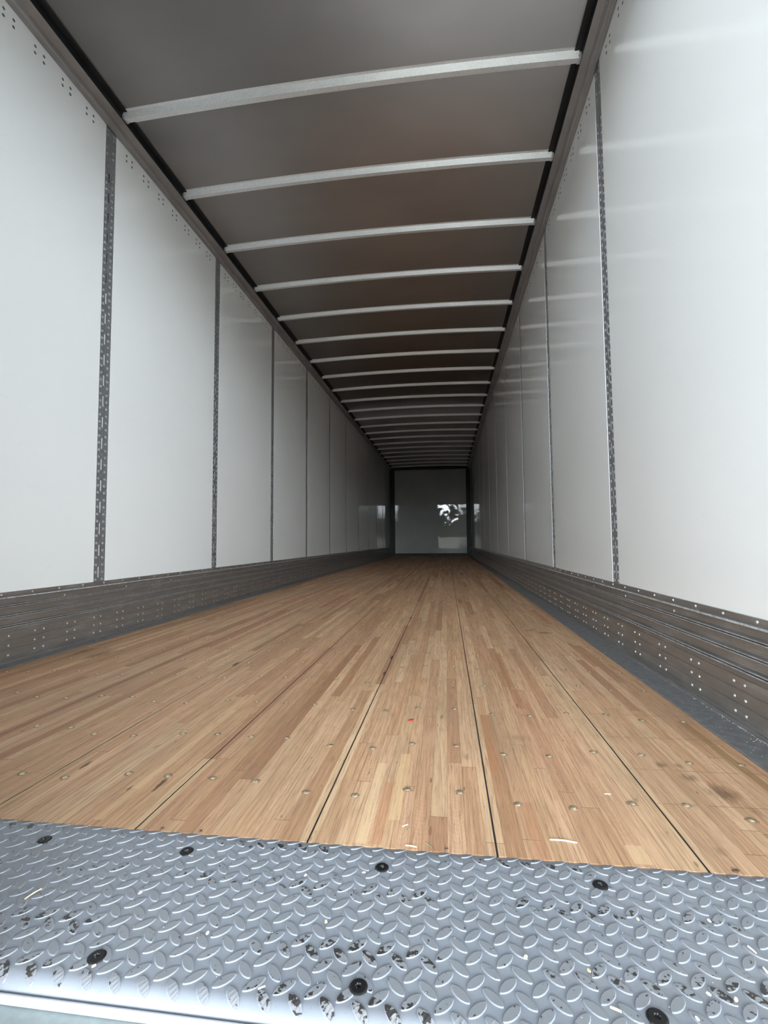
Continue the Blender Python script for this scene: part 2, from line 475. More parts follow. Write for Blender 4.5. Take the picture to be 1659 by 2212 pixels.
# ------------------------------------------------------------------ the trailer body
HW = 1.2755            # inner face of the wall panels
S = 1.235              # post pitch
YP = 2.2772            # first post
YEND = 15.238          # far wall
YD = 0.46              # rear frame
PW = 0.0816 / 2
ZK = 0.2925            # top of kick plate
ZR = 2.7623            # lower edge of roof rail
def crown(x):
    return 2.8705 - 0.0255 * (x / 1.2) ** 2

NPOST = 11
posts_y = [YP + S * k for k in range(NPOST)]

def side_name(s):
    return 'left' if s < 0 else 'right'

# walls: outer skin, liner panels, dark rivets under the roof rail
rv_wall = {}
for s in (-1, 1):
    w = MB().quad_box(min(s * 1.291, s * 1.33), max(s * 1.291, s * 1.33), YD, YEND + 0.06, -0.10, 2.93).build('wall_' + side_name(s), M['liner'])
    tag(w, kind='structure')
    mb = MB().dome((0, 0, 0), (-s, 0, 0), 0.0066, 0.0018, 10, 2)
    rmesh = mb.mesh('rivet', M['dark_rivet'], True)
    edges = [YD + 0.02] + [y for y in posts_y] + [YEND]
    for k in range(len(edges) - 1):
        a = edges[k] + (0 if k == 0 else PW)
        b = edges[k + 1] - (0 if k == len(edges) - 2 else PW)
        p = MB().quad_box(min(s * HW, s * 1.291), max(s * HW, s * 1.291), a, b, 0.02, ZR + 0.05).build('panel', M['wall'], w)
        start = edges[k + 1] - S if k == 0 else edges[k]
        pts = []
        for g in range(7):
            for dy in (0.127, 0.174):
                for z in (2.7225, 2.6915):
                    y = start + dy + 0.1545 * g
                    if a + 0.02 < y < b - 0.02:
                        pts.append((s * HW, y, z))
        if k < 5:
            for q in pts:
                link('rivet', rmesh, p, q)
        elif pts:
            mm = MB()
            for q in pts:
                mm.dome(q, (-s, 0, 0), 0.0066, 0.0018, 6, 2)
            tag(mm.build('rivet', M['dark_rivet'], p, True), kind='stuff')

# far wall
we = MB().quad_box(-1.291, 1.291, YEND + 0.012, YEND + 0.06, -0.10, 2.93).build('wall_far', M['dark'])
tag(we, kind='structure')
MB().quad_box(-1.118, 1.151, YEND, YEND + 0.012, 0.088, 2.742).build('panel', M['far'], we)
MB().quad_box(-1.118, 1.151, YEND - 0.006, YEND + 0.012, 2.745, 2.768).build('top_strip', M['rail'], we)
for x0, x1 in ((-HW, -1.122), (1.155, HW)):
    xa, xb = (x0, x1)
    MB().quad_box(xa, xb, YEND - 0.10, YEND + 0.012, 0.003, ZR + 0.04).build('corner_post', M['dark'], we)
MB().quad_box(-1.12, 1.153, YEND - 0.02, YEND + 0.012, 0.003, 0.085).build('bottom_rail', M['dark'], we)

# roof sheet
mb = MB()
N = 24
for j in range(N + 1):
    x = -1.262 + 2.524 * j / N
    for y in (YD, YEND + 0.06):
        mb.v += [(x, y, crown(x)), (x, y, crown(x) + 0.03)]
for j in range(N):
    a = j * 4
    b = a + 4
    mb.f += [(a, a + 2, b + 2, b), (a + 1, b + 1, b + 3, a + 3), (a, b, b + 1, a + 1), (a + 2, a + 3, b + 3, b + 2)]
mb.f += [(0, 1, 3, 2), (N * 4, N * 4 + 2, N * 4 + 3, N * 4 + 1)]
ce_ = tag(mb.build('ceiling', M['ceiling'], None, True), kind='structure')
for p_ in ce_.data.polygons:
    p_.use_smooth = abs(p_.normal.z) > 0.5
tag(MB().quad_box(-1.34, 1.34, YD - 0.03, YEND + 0.07, 2.925, 2.95).build('roof', M['liner']), kind='structure')

# roof rails along both walls
for i, s in enumerate((-1, 1)):
    prof = [(1.2745, 2.7623), (1.268, 2.7605), (1.252, 2.7645), (1.246, 2.772), (1.2435, 2.786), (1.2385, 2.7885), (1.236, 2.785), (1.232, 2.7875),
            (1.208, 2.799), (1.205, 2.802), (1.205, 2.8065), (1.2745, 2.8065)]
    mb = MB().extrude_y([(s * x, z) for x, z in prof], YD, YEND)
    tr_ = tag(mb.build('trim_%d' % (i + 1), M['rail']), kind='structure')
    MB().quad_box(min(s * 1.2065, s * 1.262), max(s * 1.2065, s * 1.262), YD, YEND, 2.8070, crown(1.2) + 0.004).quad_box(min(s * 1.172, s * 1.2063), max(s * 1.172, s * 1.2063), YD, YEND, crown(1.2) - 0.0035, crown(1.172) + 0.004).build('shadow_gap_strip', M['dark'], tr_)  # black strips stand in for the shadow gap above the rail lip

# rear frame, the closed left door leaf (the right leaf stands open)
tag(MB().quad_box(-1.33, 1.33, YD - 0.05, YD, 2.74, 2.95).build('trim_3', M['sill']), kind='structure')
tag(MB().quad_box(-1.33, 0.0, YD - 0.06, YD - 0.015, -0.05, 2.74).build('door_1', M['wall']), kind='structure')
tag(MB().quad_box(1.277, 1.35, YD - 0.05, YD, -0.20, 2.74).build('trim_4', M['sill']), kind='structure')
tag(MB().quad_box(-1.35, -1.277, YD - 0.05, YD, -0.20, 2.74).build('trim_5', M['sill']), kind='structure')
tag(MB().quad_box(-1.276, 1.276, 0.375, 0.4995, -0.20, -0.0185).build('trim_6', M['sill']), kind='structure')

# sub-floor
fl_ = MB().quad_box(-1.285, 1.285, 0.50, YEND + 0.05, -0.12, -0.032).build('floor', M['under'])
tag(fl_, kind='structure')

# ------------------------------------------------------------------ floorboards
seams = [-1.207] + [-0.0162 + 0.304 * k for k in range(-3, 4)] + [1.1775]
for x in seams[1:-1]:
    MB().quad_box(x - 0.0015, x + 0.0015, 0.784, YEND, -0.0315, -0.0005).build('seam_filler', M['under'], fl_)
names_b = ['laminated oak floorboard lying along the left kick plate', 'laminated oak floorboard, second from the left kick plate',
           'laminated oak floorboard, third from the left kick plate', 'laminated oak floorboard left of the middle with two long dark mineral spots',
           'laminated oak floorboard just left of the middle board with the red fleck',
           'laminated oak floorboard in the middle with a tiny red fleck', 'laminated oak floorboard with a brown inlaid strip and a straw, right of middle',
           'laminated oak floorboard beside the grey edge strip, with dark stain and olive strip']
screw_mb = MB().dome((0, 0, 0.0002), (0, 0, 1), 0.0058, 0.0022, 10, 3)
ring_v = MB()
def torn_ring(mb, rnd):
    n = 14
    i = len(mb.v)
    for j in range(n):
        q = 2 * PI * j / n
        k = 1 + rnd.uniform(-0.25, 0.35)
        mb.v.append((0.0088 * k * math.cos(q), 0.0080 * k * math.sin(q), 0.0001))
    for j in range(n):
        q = 2 * PI * j / n
        mb.v.append((0.0072 * math.cos(q), 0.0066 * math.sin(q), 0.0007 + rnd.uniform(-0.0004, 0.0009)))
    for j in range(n):
        q = 2 * PI * j / n
        mb.v.append((0.0050 * math.cos(q), 0.0050 * math.sin(q), 0.0004))
    for r in (0, 1):
        for j in range(n):
            j2 = (j + 1) % n
            mb.f.append((i + r * n + j, i + r * n + j2, i + (r + 1) * n + j2, i + (r + 1) * n + j))
    return mb
rnd = random.Random(3)
screw_me = screw_mb.mesh('screw', M['brass'], False)
ring_me = [torn_ring(MB(), rnd).mesh('torn_rim', M['torn'], True) for _ in range(5)]
scx = [(-1.165, 0), (-1.075, 0), (-0.985, 1), (-0.885, 1), (-0.785, 0), (-0.680, 0), (-0.581, 1), (-0.478, 1), (-0.382, 0), (-0.279, 0), (-0.156, 1), (-0.064, 1),
       (0.029, 1), (0.122, 1), (0.239, 0), (0.342, 0), (0.433, 1), (0.536, 1), (0.641, 0), (0.742, 0), (0.851, 1), (0.952, 1),
       (1.037, 0), (1.139, 0)]
scy = [0.964, 1.176, 1.426, 1.688, 1.899, 2.113, 2.325, 2.55]
while scy[-1] < 14.9:
    scy.append(scy[-1] + (0.223 if scy[-1] < 4 else 0.305))
boards = []
for k in range(8):
    x0, x1 = seams[k] + (0.0016 if k else 0), seams[k + 1] - (0.0016 if k < 7 else 0)
    root = empty('floorboard', ((x0 + x1) / 2, 0.7835, -0.031))
    tag(root, names_b[k], 'floorboard', 'laminated oak floorboards')
    ox, oy, oz = root.location
    b = 0.0004
    mb = MB()
    prof = [(x0, -0.031), (x1, -0.031), (x1, -b), (x1 - b, 0.0), (x0 + b, 0.0), (x0, -b)]
    mb.extrude_y([(x - ox, z - oz) for x, z in prof], 0.0, YEND + 0.0 - oy)
    mb.build('plank', M['wood'], root)
    n_s = 0
    rest = MB()
    for j, y in enumerate(scy):
        for sx, hi in scx:
            if x0 < sx < x1:
                px, py = sx + rnd.uniform(-0.004, 0.004), y - (0 if hi else 0.0315) + rnd.uniform(-0.003, 0.003)
                if n_s < 66:
                    c = link('screw', screw_me, root, (px - ox, py - oy, 0.0 - oz), rnd.uniform(0, 3))
                    if n_s < 40:
                        link('torn_rim', ring_me[n_s % 5], c, (0, 0, 0.0))
                else:
                    rest.dome((px - ox, py - oy, -oz), (0, 0, 1), 0.006, 0.0016, 6, 1)
                n_s += 1
    if rest.v:
        tag(rest.build('screw', M['brass'], root), kind='stuff')
    boards.append(root)

# ------------------------------------------------------------------ kick plates with the floor-edge strip
def rib(z, h, d=0.0150, base=0.0030):
    """rounded rib of height h centred on z"""
    return [(base, z + h / 2 + 0.002), (base + 0.6 * (d - base), z + h * 0.46), (d, z + h * 0.22), (d, z - h * 0.18), (base + 0.55 * (d - base), z - h * 0.42), (base, z - h / 2)]
def groove(z, base=0.0042, d=0.0030):
    return [(base, z + 0.0030), (base - d, z + 0.0012), (base - d, z - 0.0012), (base, z - 0.0030)]
kp = [(0.0005, ZK), (0.0040, 0.2915), (0.0042, 0.2745)] + rib(0.2690, 0.0095, 0.0140, 0.0036) + rib(0.2385, 0.0055) + rib(0.2320, 0.0055) \
    + rib(0.1965, 0.0055) + rib(0.1900, 0.0055) + rib(0.1560, 0.0055) + rib(0.1485, 0.0060, 0.0135) + groove(0.1300) + groove(0.0955) + groove(0.0585) \
    + rib(0.0205, 0.0060, 0.0090, 0.0042) + [(0.0060, 0.0135), (0.0095, 0.0120), (0.0098, 0.0045), (0.0098, 0.0), (0.0, 0.0)]
for s in (-1, 1):
    root = empty('kick_plate', (s * HW, 0.79, 0))
    tag(root, 'ribbed riveted aluminium kick plate running along the foot of the %s wall' % side_name(s), 'kick plate', 'ribbed kick plates')
    oy = 0.79
    MB().extrude_y([(-s * d, z) for d, z in kp], 0.0, YEND - 0.10 - oy).build('ribbed_sheet', M['kick'], root)
    for zc_ in (0.2690, 0.2385, 0.2320, 0.1965, 0.1900, 0.1560, 0.1485):     # added pale bars that imitate sky glints along the rib crowns
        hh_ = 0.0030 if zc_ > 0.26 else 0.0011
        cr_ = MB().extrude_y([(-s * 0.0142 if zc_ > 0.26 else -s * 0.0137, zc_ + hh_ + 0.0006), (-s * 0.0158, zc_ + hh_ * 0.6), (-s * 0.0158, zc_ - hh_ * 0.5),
                              (-s * 0.0128, zc_ - hh_ * 0.8), (-s * 0.0110, zc_ + hh_)], 0.0, YEND - 0.10 - oy).build('glint_bar', M['rib_glint'], root)
    xin = (HW - 1.2085) if s < 0 else (HW - 1.179)
    st = [(-s * 0.0097, -0.030), (-s * 0.0097, 0.0035), (-s * 0.016, 0.0025), (-s * (xin - 0.003), 0.0015), (-s * xin, 0.0), (-s * xin, -0.030)]
    MB().extrude_y(st, 0.0, YEND - 0.10 - oy).build('edge_strip', M['strip'], root)
    small = MB().dome((0, 0, 0), (-s, 0, 0), 0.0046, 0.0032, 10, 3).mesh('rivet', M['rivet'], True)
    pts = []
    y = (1.724 if s < 0 else 1.285) - 0.145 * 2
    while y < YEND - 0.2:
        pts.append((0.0041, y, 0.283))
        y += 0.1455
    y = 2.049 if s < 0 else 1.722
    while y < YEND - 0.2:
        pts.append((0.0030, y, 0.2475))
        y += 0.4365
    y = 1.543 if s < 0 else 1.126
    k = 0
    rg = random.Random(5 + s)
    while y < YEND - 0.3:
        for dy in (0.0, 0.0465):
            for z in (0.1115, 0.0725, 0.034):
                pts.append((0.0041, y + dy, z))
        y += (0.224 if (s > 0 and k < 4) else rg.uniform(0.170, 0.192))
        k += 1
    pts.sort(key=lambda q: q[1])
    rest = MB()
    cnt = 0
    for d, yy, z in pts:
        if yy < (1.62 if s < 0 else 1.20):
            continue
        if cnt < 100:
            link('rivet', small, root, (-s * d, yy - oy, z))
            cnt += 1
        else:
            rest.dome((-s * d, yy - oy, z), (-s, 0, 0), 0.0044, 0.003, 6, 2)
    tag(rest.build('rivet', M['rivet'], root, True), kind='stuff')

# ------------------------------------------------------------------ slotted posts
def ring_rivet(mb, c, s, n):
    """a rivet head with a raised rim and a hollow in the middle"""
    i = len(mb.v)
    rr = [(0.0074, 0.0), (0.0066, 0.0018), (0.0056, 0.0020), (0.0042, 0.0004), (0.0024, 0.0002)]
    for r, h in rr:
        for j in range(n):
            q = 2 * PI * j / n
            mb.v.append((c[0] - s * h, c[1] + r * math.cos(q), c[2] + r * math.sin(q)))
    for k in range(len(rr) - 1):
        for j in range(n):
            j2 = (j + 1) % n
            mb.f.append((i + k * n + j, i + k * n + j2, i + (k + 1) * n + j2, i + (k + 1) * n + j))
    mb.f.append(tuple(i + (len(rr) - 1) * n + j for j in range(n)))
    return mb

def post_parts(s):
    """front sheet with keyhole slots, local origin at the post's foot, sheet facing the room"""
    mb = MB()
    xf = s * 0.0018                        # recessed behind the panel face
    z0, z1 = 0.2800, ZR + 0.03
    sy = -0.006                            # the slots sit a little off centre
    hw = 0.0044
    def rect(ya, yb, za, zb, x=xf):
        i = len(mb.v)
        mb.v += [(x, ya, za), (x, yb, za), (x, yb, zb), (x, ya, zb)]
        mb.f.append((i, i + 1, i + 2, i + 3) if s < 0 else (i + 3, i + 2, i + 1, i))
    rect(-PW, sy - hw, z0, z1)
    rect(sy + hw, PW, z0, z1)
    zc = z0
    k = 0
    while True:
        top = 0.369 + 0.1127 * k
        bot = top - 0.057
        if top > 2.60:
            break
        rect(sy - hw, sy + hw, zc, bot)
        d = s * 0.003
        for (ya, yb, za, zb) in ((sy - hw, sy - hw, bot, top), (sy + hw, sy + hw, top, bot)):   # slot flanks
            i = len(mb.v)
            mb.v += [(xf, ya, za), (xf, yb, zb), (xf + d, yb, zb), (xf + d, ya, za)]
            mb.f.append((i, i + 1, i + 2, i + 3))
        for z in (bot, top):
            i = len(mb.v)
            mb.v += [(xf, sy - hw, z), (xf, sy + hw, z), (xf + d, sy + hw, z), (xf + d, sy - hw, z)]
            mb.f.append((i, i + 1, i + 2, i + 3))
        zc = top
        k += 1
    rect(sy - hw, sy + hw, zc, z1)
    sheet = mb.mesh('slotted_sheet', M['steel'])
    lo, hi = sorted((xf + s * 0.0032, s * 0.0150))
    back = MB().quad_box(lo, hi, -PW, PW, z0, 1.85).mesh('backing', M['liner'])
    shade_back = MB().quad_box(lo, hi, -PW, PW, 1.85, z1).mesh('backing', M['dark'])  # black stands in for the shade inside the cavity behind the upper slots
    return sheet, (back, shade_back)

for s in (-1, 1):
    sheet, back = post_parts(s)
    rme = ring_rivet(MB(), (0, 0, 0), s, 12).mesh('rivet', M['post_rivet'], True)
    zz = []
    z = 0.303
    while z < 2.5:
        zz.append(z)
        z += 0.03757
    zz += [2.609, 2.645, 2.717, 2.745]
    near = None
    for k, y in enumerate(posts_y):
        root = empty('slotted_post', (s * HW, y, 0))
        where = 'nearest the open end' if k == 0 else '%s from the open end' % ORD[k]
        tag(root, 'slotted galvanised steel post on the %s wall, %s' % (side_name(s), where), 'wall post', 'slotted posts on the %s wall' % side_name(s))
        link('slotted_sheet', sheet, root)
        for b_ in back:
            link('backing', b_, root)
        allp = [(s * 0.0018, dy, z) for z in zz for dy in (-0.0255, 0.0205)]
        if k < 2:
            for q in allp[:100]:
                link('rivet', rme, root, q)
            allp = allp[100:]
        if near is None or k == 2:
            mm = MB()
            for q in allp:
                ring_rivet(mm, q, s, 8)
            near = mm.mesh('rivet', M['post_rivet'], True)
        tag(link('rivet', near, root), kind='stuff')

# ------------------------------------------------------------------ roof bows
def bow_mesh(xe, z_off=0.0):
    """hat-section bow following the roof's crown"""
    prof = [(-0.014, -0.0008), (0.0, -0.0008), (0.0155, -0.0280), (0.0415, -0.0280), (0.057, -0.0008), (0.071, -0.0008)]
    th = 0.0016
    low = [(y, z) for y, z in prof]
    hi = [(-0.014, 0.0006), (0.0012, 0.0006), (0.0167, -0.0264), (0.0403, -0.0264), (0.0558, 0.0006), (0.071, 0.0006)]
    loop = low + hi[::-1]
    mb = MB()
    n = 20
    k = len(loop)
    for j in range(n + 1):
        x = -xe + 2 * xe * j / n
        mb.v += [(x, y, crown(x) + z - 0.0008) for y, z in loop]
    for j in range(n):
        for a in range(k):
            b = (a + 1) % k
            mb.f.append((j * k + a, (j + 1) * k + a, (j + 1) * k + b, j * k + b))
    mb.f.append(tuple(range(k)))
    mb.f.append(tuple(n * k + a for a in range(k))[::-1])
    return mb.mesh('bow_section', M['bow'])
bow_me = bow_mesh(1.196)
tab = MB()
for sx in (-1, 1):
    pass
def tab_mesh(sx):
    z = crown(1.2)
    lo, hi = sorted((sx * 1.192, sx * 1.2365))
    mb = MB()
    # flattened end of the bow: a bent clip that sits on the rail
    mb.quad_box(lo, hi, 0.012, 0.046, z - 0.026, z - 0.0225)
    mb.quad_box(lo, hi, 0.0085, 0.0120, z - 0.026, z - 0.004)
    mb.quad_box(lo, hi, 0.046, 0.0495, z - 0.026, z - 0.004)
    return mb.mesh('end_clip', M['bow'])
tabs = [tab_mesh(-1), tab_mesh(1)]
nb = int((YEND - 0.2 - 2.258) / 0.603) + 1
for k in range(nb):
    root = empty('roof_bow', (0, 2.258 + 0.603 * k, 0))
    where = 'nearest the open end' if k == 0 else '%s from the open end' % ORD[k]
    if k == nb - 1:
        where = 'last before the far wall'
    tag(root, 'galvanised hat-section roof bow under the ceiling, %s' % where, 'roof bow', 'roof bows across the ceiling')
    link('bow_section', bow_me, root)
    for t in tabs:
        link('end_clip', t, root)

# ------------------------------------------------------------------ tread plate at the doorway
def plate_z(y):
    if y > 0.757:
        t = (y - 0.757) / 0.026
        return 0.002 - 0.0035 * t * t
    if y < 0.519:
        r = 0.0165
        d = min(0.519 - y, r)
        return 0.002 - (r - math.sqrt(max(0.0, r * r - d * d)))
    return 0.002
tp = empty('threshold_plate', (0, 0.64, 0))
tag(tp, 'grey painted diamond tread plate across the doorway sill', 'tread plate')
ys = [0.783, 0.777, 0.770, 0.764, 0.757] + [0.757 - (0.757 - 0.519) * k / 12 for k in range(1, 13)] + [0.519 - 0.0165 * math.sin(k / 8 * PI / 2) for k in range(1, 9)]
mb = MB()
x0, x1 = -1.262, 1.262
for y in ys:
    mb.v += [(x0, y - 0.64, plate_z(y)), (x1, y - 0.64, plate_z(y))]
for j in range(len(ys) - 1):
    a = j * 2
    mb.f.append((a, a + 2, a + 3, a + 1)[::-1] if False else (a + 2, a + 3, a + 1, a))
# under side, so the sheet has thickness
i0 = len(mb.v)
for y in ys:
    mb.v += [(x0, y - 0.64 + 0.002 * (y < 0.519), plate_z(y) - 0.004), (x1, y - 0.64 + 0.002 * (y < 0.519), plate_z(y) - 0.004)]
for j in range(len(ys) - 1):
    a = i0 + j * 2
    mb.f.append((a, a + 1, a + 3, a + 2))
n_base = len(mb.v)
n_bf = len(mb.f)
att = [0.0] * n_base
bolts = [(-1.07, 0.733), (-0.760, 0.733), (-0.450, 0.733), (-0.142, 0.733), (0.107, 0.733), (0.418, 0.7325), (0.728, 0.733), (1.035, 0.733),
         (-0.82, 0.541), (-0.51, 0.541), (-0.205, 0.541), (0.105, 0.541), (0.418, 0.541), (0.726, 0.545), (1.035, 0.541)]
def lug(cx, cy, ang):
    if cy > 0.781 or cy < 0.506 or abs(cx) > 1.245:
        return
    a, b = 0.0140, 0.0057
    ca, sa = math.cos(ang), math.sin(ang)
    ts = (-1, -0.92, -0.7, -0.4, 0, 0.4, 0.7, 0.92, 1)
    out = [(t, b * (1 - t * t) ** 0.75 + 0.0004) for t in ts] + [(t, -(b * (1 - t * t) ** 0.75 + 0.0004)) for t in ts[::-1]]
    n = len(out)
    i = len(mb.v)
    for f, h, tv in ((1.0, -0.0003, 0.0), (0.93, 0.0009, 0.5), (0.84, 0.0013, 1.0)):
        for t, w in out:
            lx, ly = t * a * (0.5 + 0.5 * f if f < 1 else 1), w * f
            px, py = cx + lx * ca - ly * sa, cy + lx * sa + ly * ca
            py = min(0.7825, max(0.5028, py))
            mb.v.append((px, py - 0.64, plate_z(py) + h))
            att.append(tv)
    for r in (0, 1):
        for j in range(n):
            j2 = (j + 1) % n
            mb.f.append((i + r * n + j2, i + r * n + j, i + (r + 1) * n + j, i + (r + 1) * n + j2))
    m = n // 2
    for j in range(m - 1):                # top as strips of quads
        mb.f.append((i + 2 * n + j, i + 2 * n + n - 1 - j, i + 2 * n + n - 2 - j, i + 2 * n + j + 1))
dx, dy = 0.03462, 0.0312
for j in range(-6, 8):
    for i in range(-46, 30):
        lug(0.2855 + dx * i, 0.6403 + dy * j, -PI / 4)
        lug(0.3030 + dx * i, 0.6560 + dy * j, PI / 4)
tm = mb.mesh('tread_sheet', M['plate'])
for p_ in tm.polygons[:n_bf]:
    p_.use_smooth = True
a_ = tm.attributes.new('tread', 'FLOAT', 'POINT')
a_.data.foreach_set('value', att)
import bmesh
bm_ = bmesh.new()
bm_.from_mesh(tm)
bmesh.ops.recalc_face_normals(bm_, faces=bm_.faces[:])
bm_.to_mesh(tm)
bm_.free()
link('tread_sheet', tm, tp)
def bolt_mesh():
    m = MB()
    n = 20
    rings = [(0.0108, 0.0003), (0.0104, 0.0010), (0.0092, 0.0020), (0.0084, 0.0023), (0.0034, 0.0023), (0.0026, 0.0007)]
    for r, z in rings:
        for j in range(n):
            q = 2 * PI * j / n
            k = 1 + (0.16 * math.cos(6 * q) if r < 0.005 else 0)
            m.v.append((r * k * math.cos(q), r * k * math.sin(q), z))
    for r in range(len(rings) - 1):
        for j in range(n):
            j2 = (j + 1) % n
            m.f.append((r * n + j, r * n + j2, (r + 1) * n + j2, (r + 1) * n + j))
    m.f.append(tuple((len(rings) - 1) * n + j for j in range(n)))
    return m.mesh('screw_head', M['black'])
bolt_me = bolt_mesh()
for x, y in bolts:
    if x > -0.3:
        o = link('screw_head', bolt_me, tp, (x, y - 0.64, 0.0022))
# rounded white lip in front of the plate
lipm = MB().extrude_y([(0, 0)] * 0 or [(math.cos(q) * 0.0045, math.sin(q) * 0.0045) for q in [2 * PI * k / 16 for k in range(16)]], -1.262, 1.262)
lipm.v = [(y, x + 0.4975 - 0.64, z - 0.0128) for x, y, z in lipm.v]
lo = lipm.build('rounded_lip', M['lip'], tp, True)
lo['label'] = 'white rounded lip'

# ------------------------------------------------------------------ loose bits
def sliver(name, p, q, w, h, mat, label, cat, group=None):
    """a thin flattened stalk from p to q on the floor"""
    a, b = Vector(p), Vector(q)
    d = (b - a)
    L = d.length
    d.normalize()
    nrm = Vector((-d.y, d.x, 0))
    m = MB()
    K = 6
    mid = (a + b) / 2
    for k in range(K + 1):
        t = k / K
        ww = w * (0.35 + 0.65 * math.sin(PI * min(1, max(0, 0.12 + 0.8 * t)))) / 2
        c = a + d * L * t + nrm * (0.06 * L * math.sin(PI * t)) - mid
        m.v += [tuple(c + nrm * ww), tuple(c + Vector((0, 0, h))), tuple(c - nrm * ww), tuple(c + Vector((0, 0, 0.0001)))]
    for k in range(K):
        for j in range(4):
            j2 = (j + 1) % 4
            m.f.append((k * 4 + j, k * 4 + j2, (k + 1) * 4 + j2, (k + 1) * 4 + j))
    m.f += [(3, 2, 1, 0), (K * 4, K * 4 + 1, K * 4 + 2, K * 4 + 3)]
    return tag(m.build(name, mat, None, False, tuple(mid)), label, cat, group)

def chip(name, p, r, mat, label, cat, seed, group=None, stretch=1.6):
    rg = random.Random(seed)
    m = MB()
    n = 7
    a0 = rg.uniform(0, PI)
    for zz_, f in ((0.0, 1.0), (0.0012, 0.75)):
        for j in range(n):
            q = 2 * PI * j / n
            k = r * f * rg.uniform(0.75, 1.2)
            x, y = k * stretch * math.cos(q), k * math.sin(q)
            m.v.append((x * math.cos(a0) - y * math.sin(a0), x * math.sin(a0) + y * math.cos(a0), zz_ + rg.uniform(0, 0.0004) * f))
    for j in range(n):
        m.f.append((j, (j + 1) % n, n + (j + 1) % n, n + j))
    m.f += [tuple(range(n))[::-1], tuple(range(n, 2 * n))]
    return tag(m.build(name, mat, None, False, p), label, cat, group)

Z = 0.0002
sliver('straw', (0.680, 0.834, Z), (0.722, 0.8305, Z), 0.0032, 0.0016, M['chip'], 'longest pale straw lying on the wood near the tread plate', 'straw')
sliver('straw', (0.814, 0.991, Z), (0.825, 0.991, Z), 0.0026, 0.0013, M['chip'], 'short pale straw on the board right of the middle', 'straw')
sliver('straw', (0.448, 0.792, Z), (0.466, 0.790, Z), 0.0028, 0.0014, M['straw'], 'yellowish straw on the middle board touching the plate edge', 'straw')
sliver('straw', (0.438, 0.842, Z), (0.447, 0.849, Z), 0.0020, 0.0010, M['chip'], 'pale curved straw bit on the middle board beside green blade', 'straw')
sliver('grass_blade', (0.478, 0.803, Z), (0.492, 0.790, Z), 0.0018, 0.0010, M['green'], 'dull green grass blade lying on the middle board by the plate', 'grass blade')
sliver('grass_blade', (0.447, 0.833, Z), (0.452, 0.838, Z), 0.0018, 0.0010, M['green'], 'short green grass bit on the middle board', 'grass blade')
chip('petal', (0.417, 1.327, Z), 0.0058, M['red'], 'tiny red petal on the middle floorboard', 'petal', 4, None, 1.8)
chip('wood_chip', (0.030, 0.789, Z), 0.0026, M['brown'], 'small dark wood chip at the plate edge left of a seam', 'wood chip', 11)
chip('wood_chip', (0.100, 0.7895, Z), 0.0024, M['brown'], 'small dark wood chip at the plate edge right of the left seam', 'wood chip', 12)
chip('wood_chip', (0.513, 0.7905, Z), 0.0024, M['brown'], 'small dark wood chip at the plate edge on the middle board', 'wood chip', 13)
chip('wood_chip', (0.935, 0.7905, Z), 0.0040, M['brown'], 'large dark wood chip at the plate edge on the rightmost board', 'wood chip', 14)
ZP = 0.0038
def on_plate(u, v, z=ZP):
    d = r2 * ((u - 829.5) / 1027.18) - u2 * ((v - 1106) / 1027.18) + fw
    t = (z - 0.4888) / d.z
    return (0.5215 + d.x * t, d.y * t, z)
sliver('straw', on_plate(53, 1943), on_plate(90, 1920), 0.0022, 0.0012, M['straw'], 'long yellow straw lying on the tread plate at left', 'straw')
sliver('straw', on_plate(557, 2137), on_plate(573, 2131), 0.0022, 0.0012, M['chip'], 'thin pale straw on the plate between two treads near the bottom edge', 'straw')
sliver('straw', on_plate(1318, 2176), on_plate(1343, 2187), 0.0034, 0.0016, M['straw'], 'thick yellow straw on the tread plate right of the middle, near the bottom', 'straw')
sliver('straw', on_plate(198, 2090), on_plate(207, 2085), 0.0032, 0.0018, M['straw'], 'yellow straw bit against the lower left black screw head', 'straw')
sliver('straw', on_plate(1615, 2044), on_plate(1634, 2060), 0.0030, 0.0014, M['chip'], 'pale straw on the tread plate by the right picture edge', 'straw')
sliver('straw', on_plate(1649, 2090), on_plate(1658, 2104), 0.0034, 0.0014, M['chip'], 'pale straw beside a tread at the right picture edge', 'straw')
cl = [((704, 1992), 'tan wood chip on the plate left of the middle', 'straw'), ((786, 1885), 'tan wood chip just left of the upper middle screw head', 'straw'),
      ((1136, 2067), 'yellow wood chip on the plate right of the middle', 'straw'), ((1272, 2097), 'small tan wood chip in the right half of the plate', 'straw'),
      ((1378, 1986), 'white wood chip on the plate below the right screw head', 'chip'), ((1532, 1989), 'pinkish wood chip near the right end of the plate', 'chip'),
      ((1590, 2160), 'white wood chip near the lower right corner of the plate', 'chip'), ((1531, 2148), 'pale wood chip between treads at lower right', 'chip'),
      ((1506, 2201), 'white flake at the bottom edge of the plate, right', 'chip'), ((303, 1929), 'white wood chip on the plate left of centre', 'chip'),
      ((448, 2016), 'white wood chip on the plate below the second screw head', 'chip'), ((660, 1891), 'white flake at the back of the plate near a seam', 'chip')]
for k, (uv, lb, mt) in enumerate(cl):
    chip('wood_chip', on_plate(*uv), 0.0019, M[mt], lb, 'wood chip', 30 + k, 'wood chips on the tread plate')

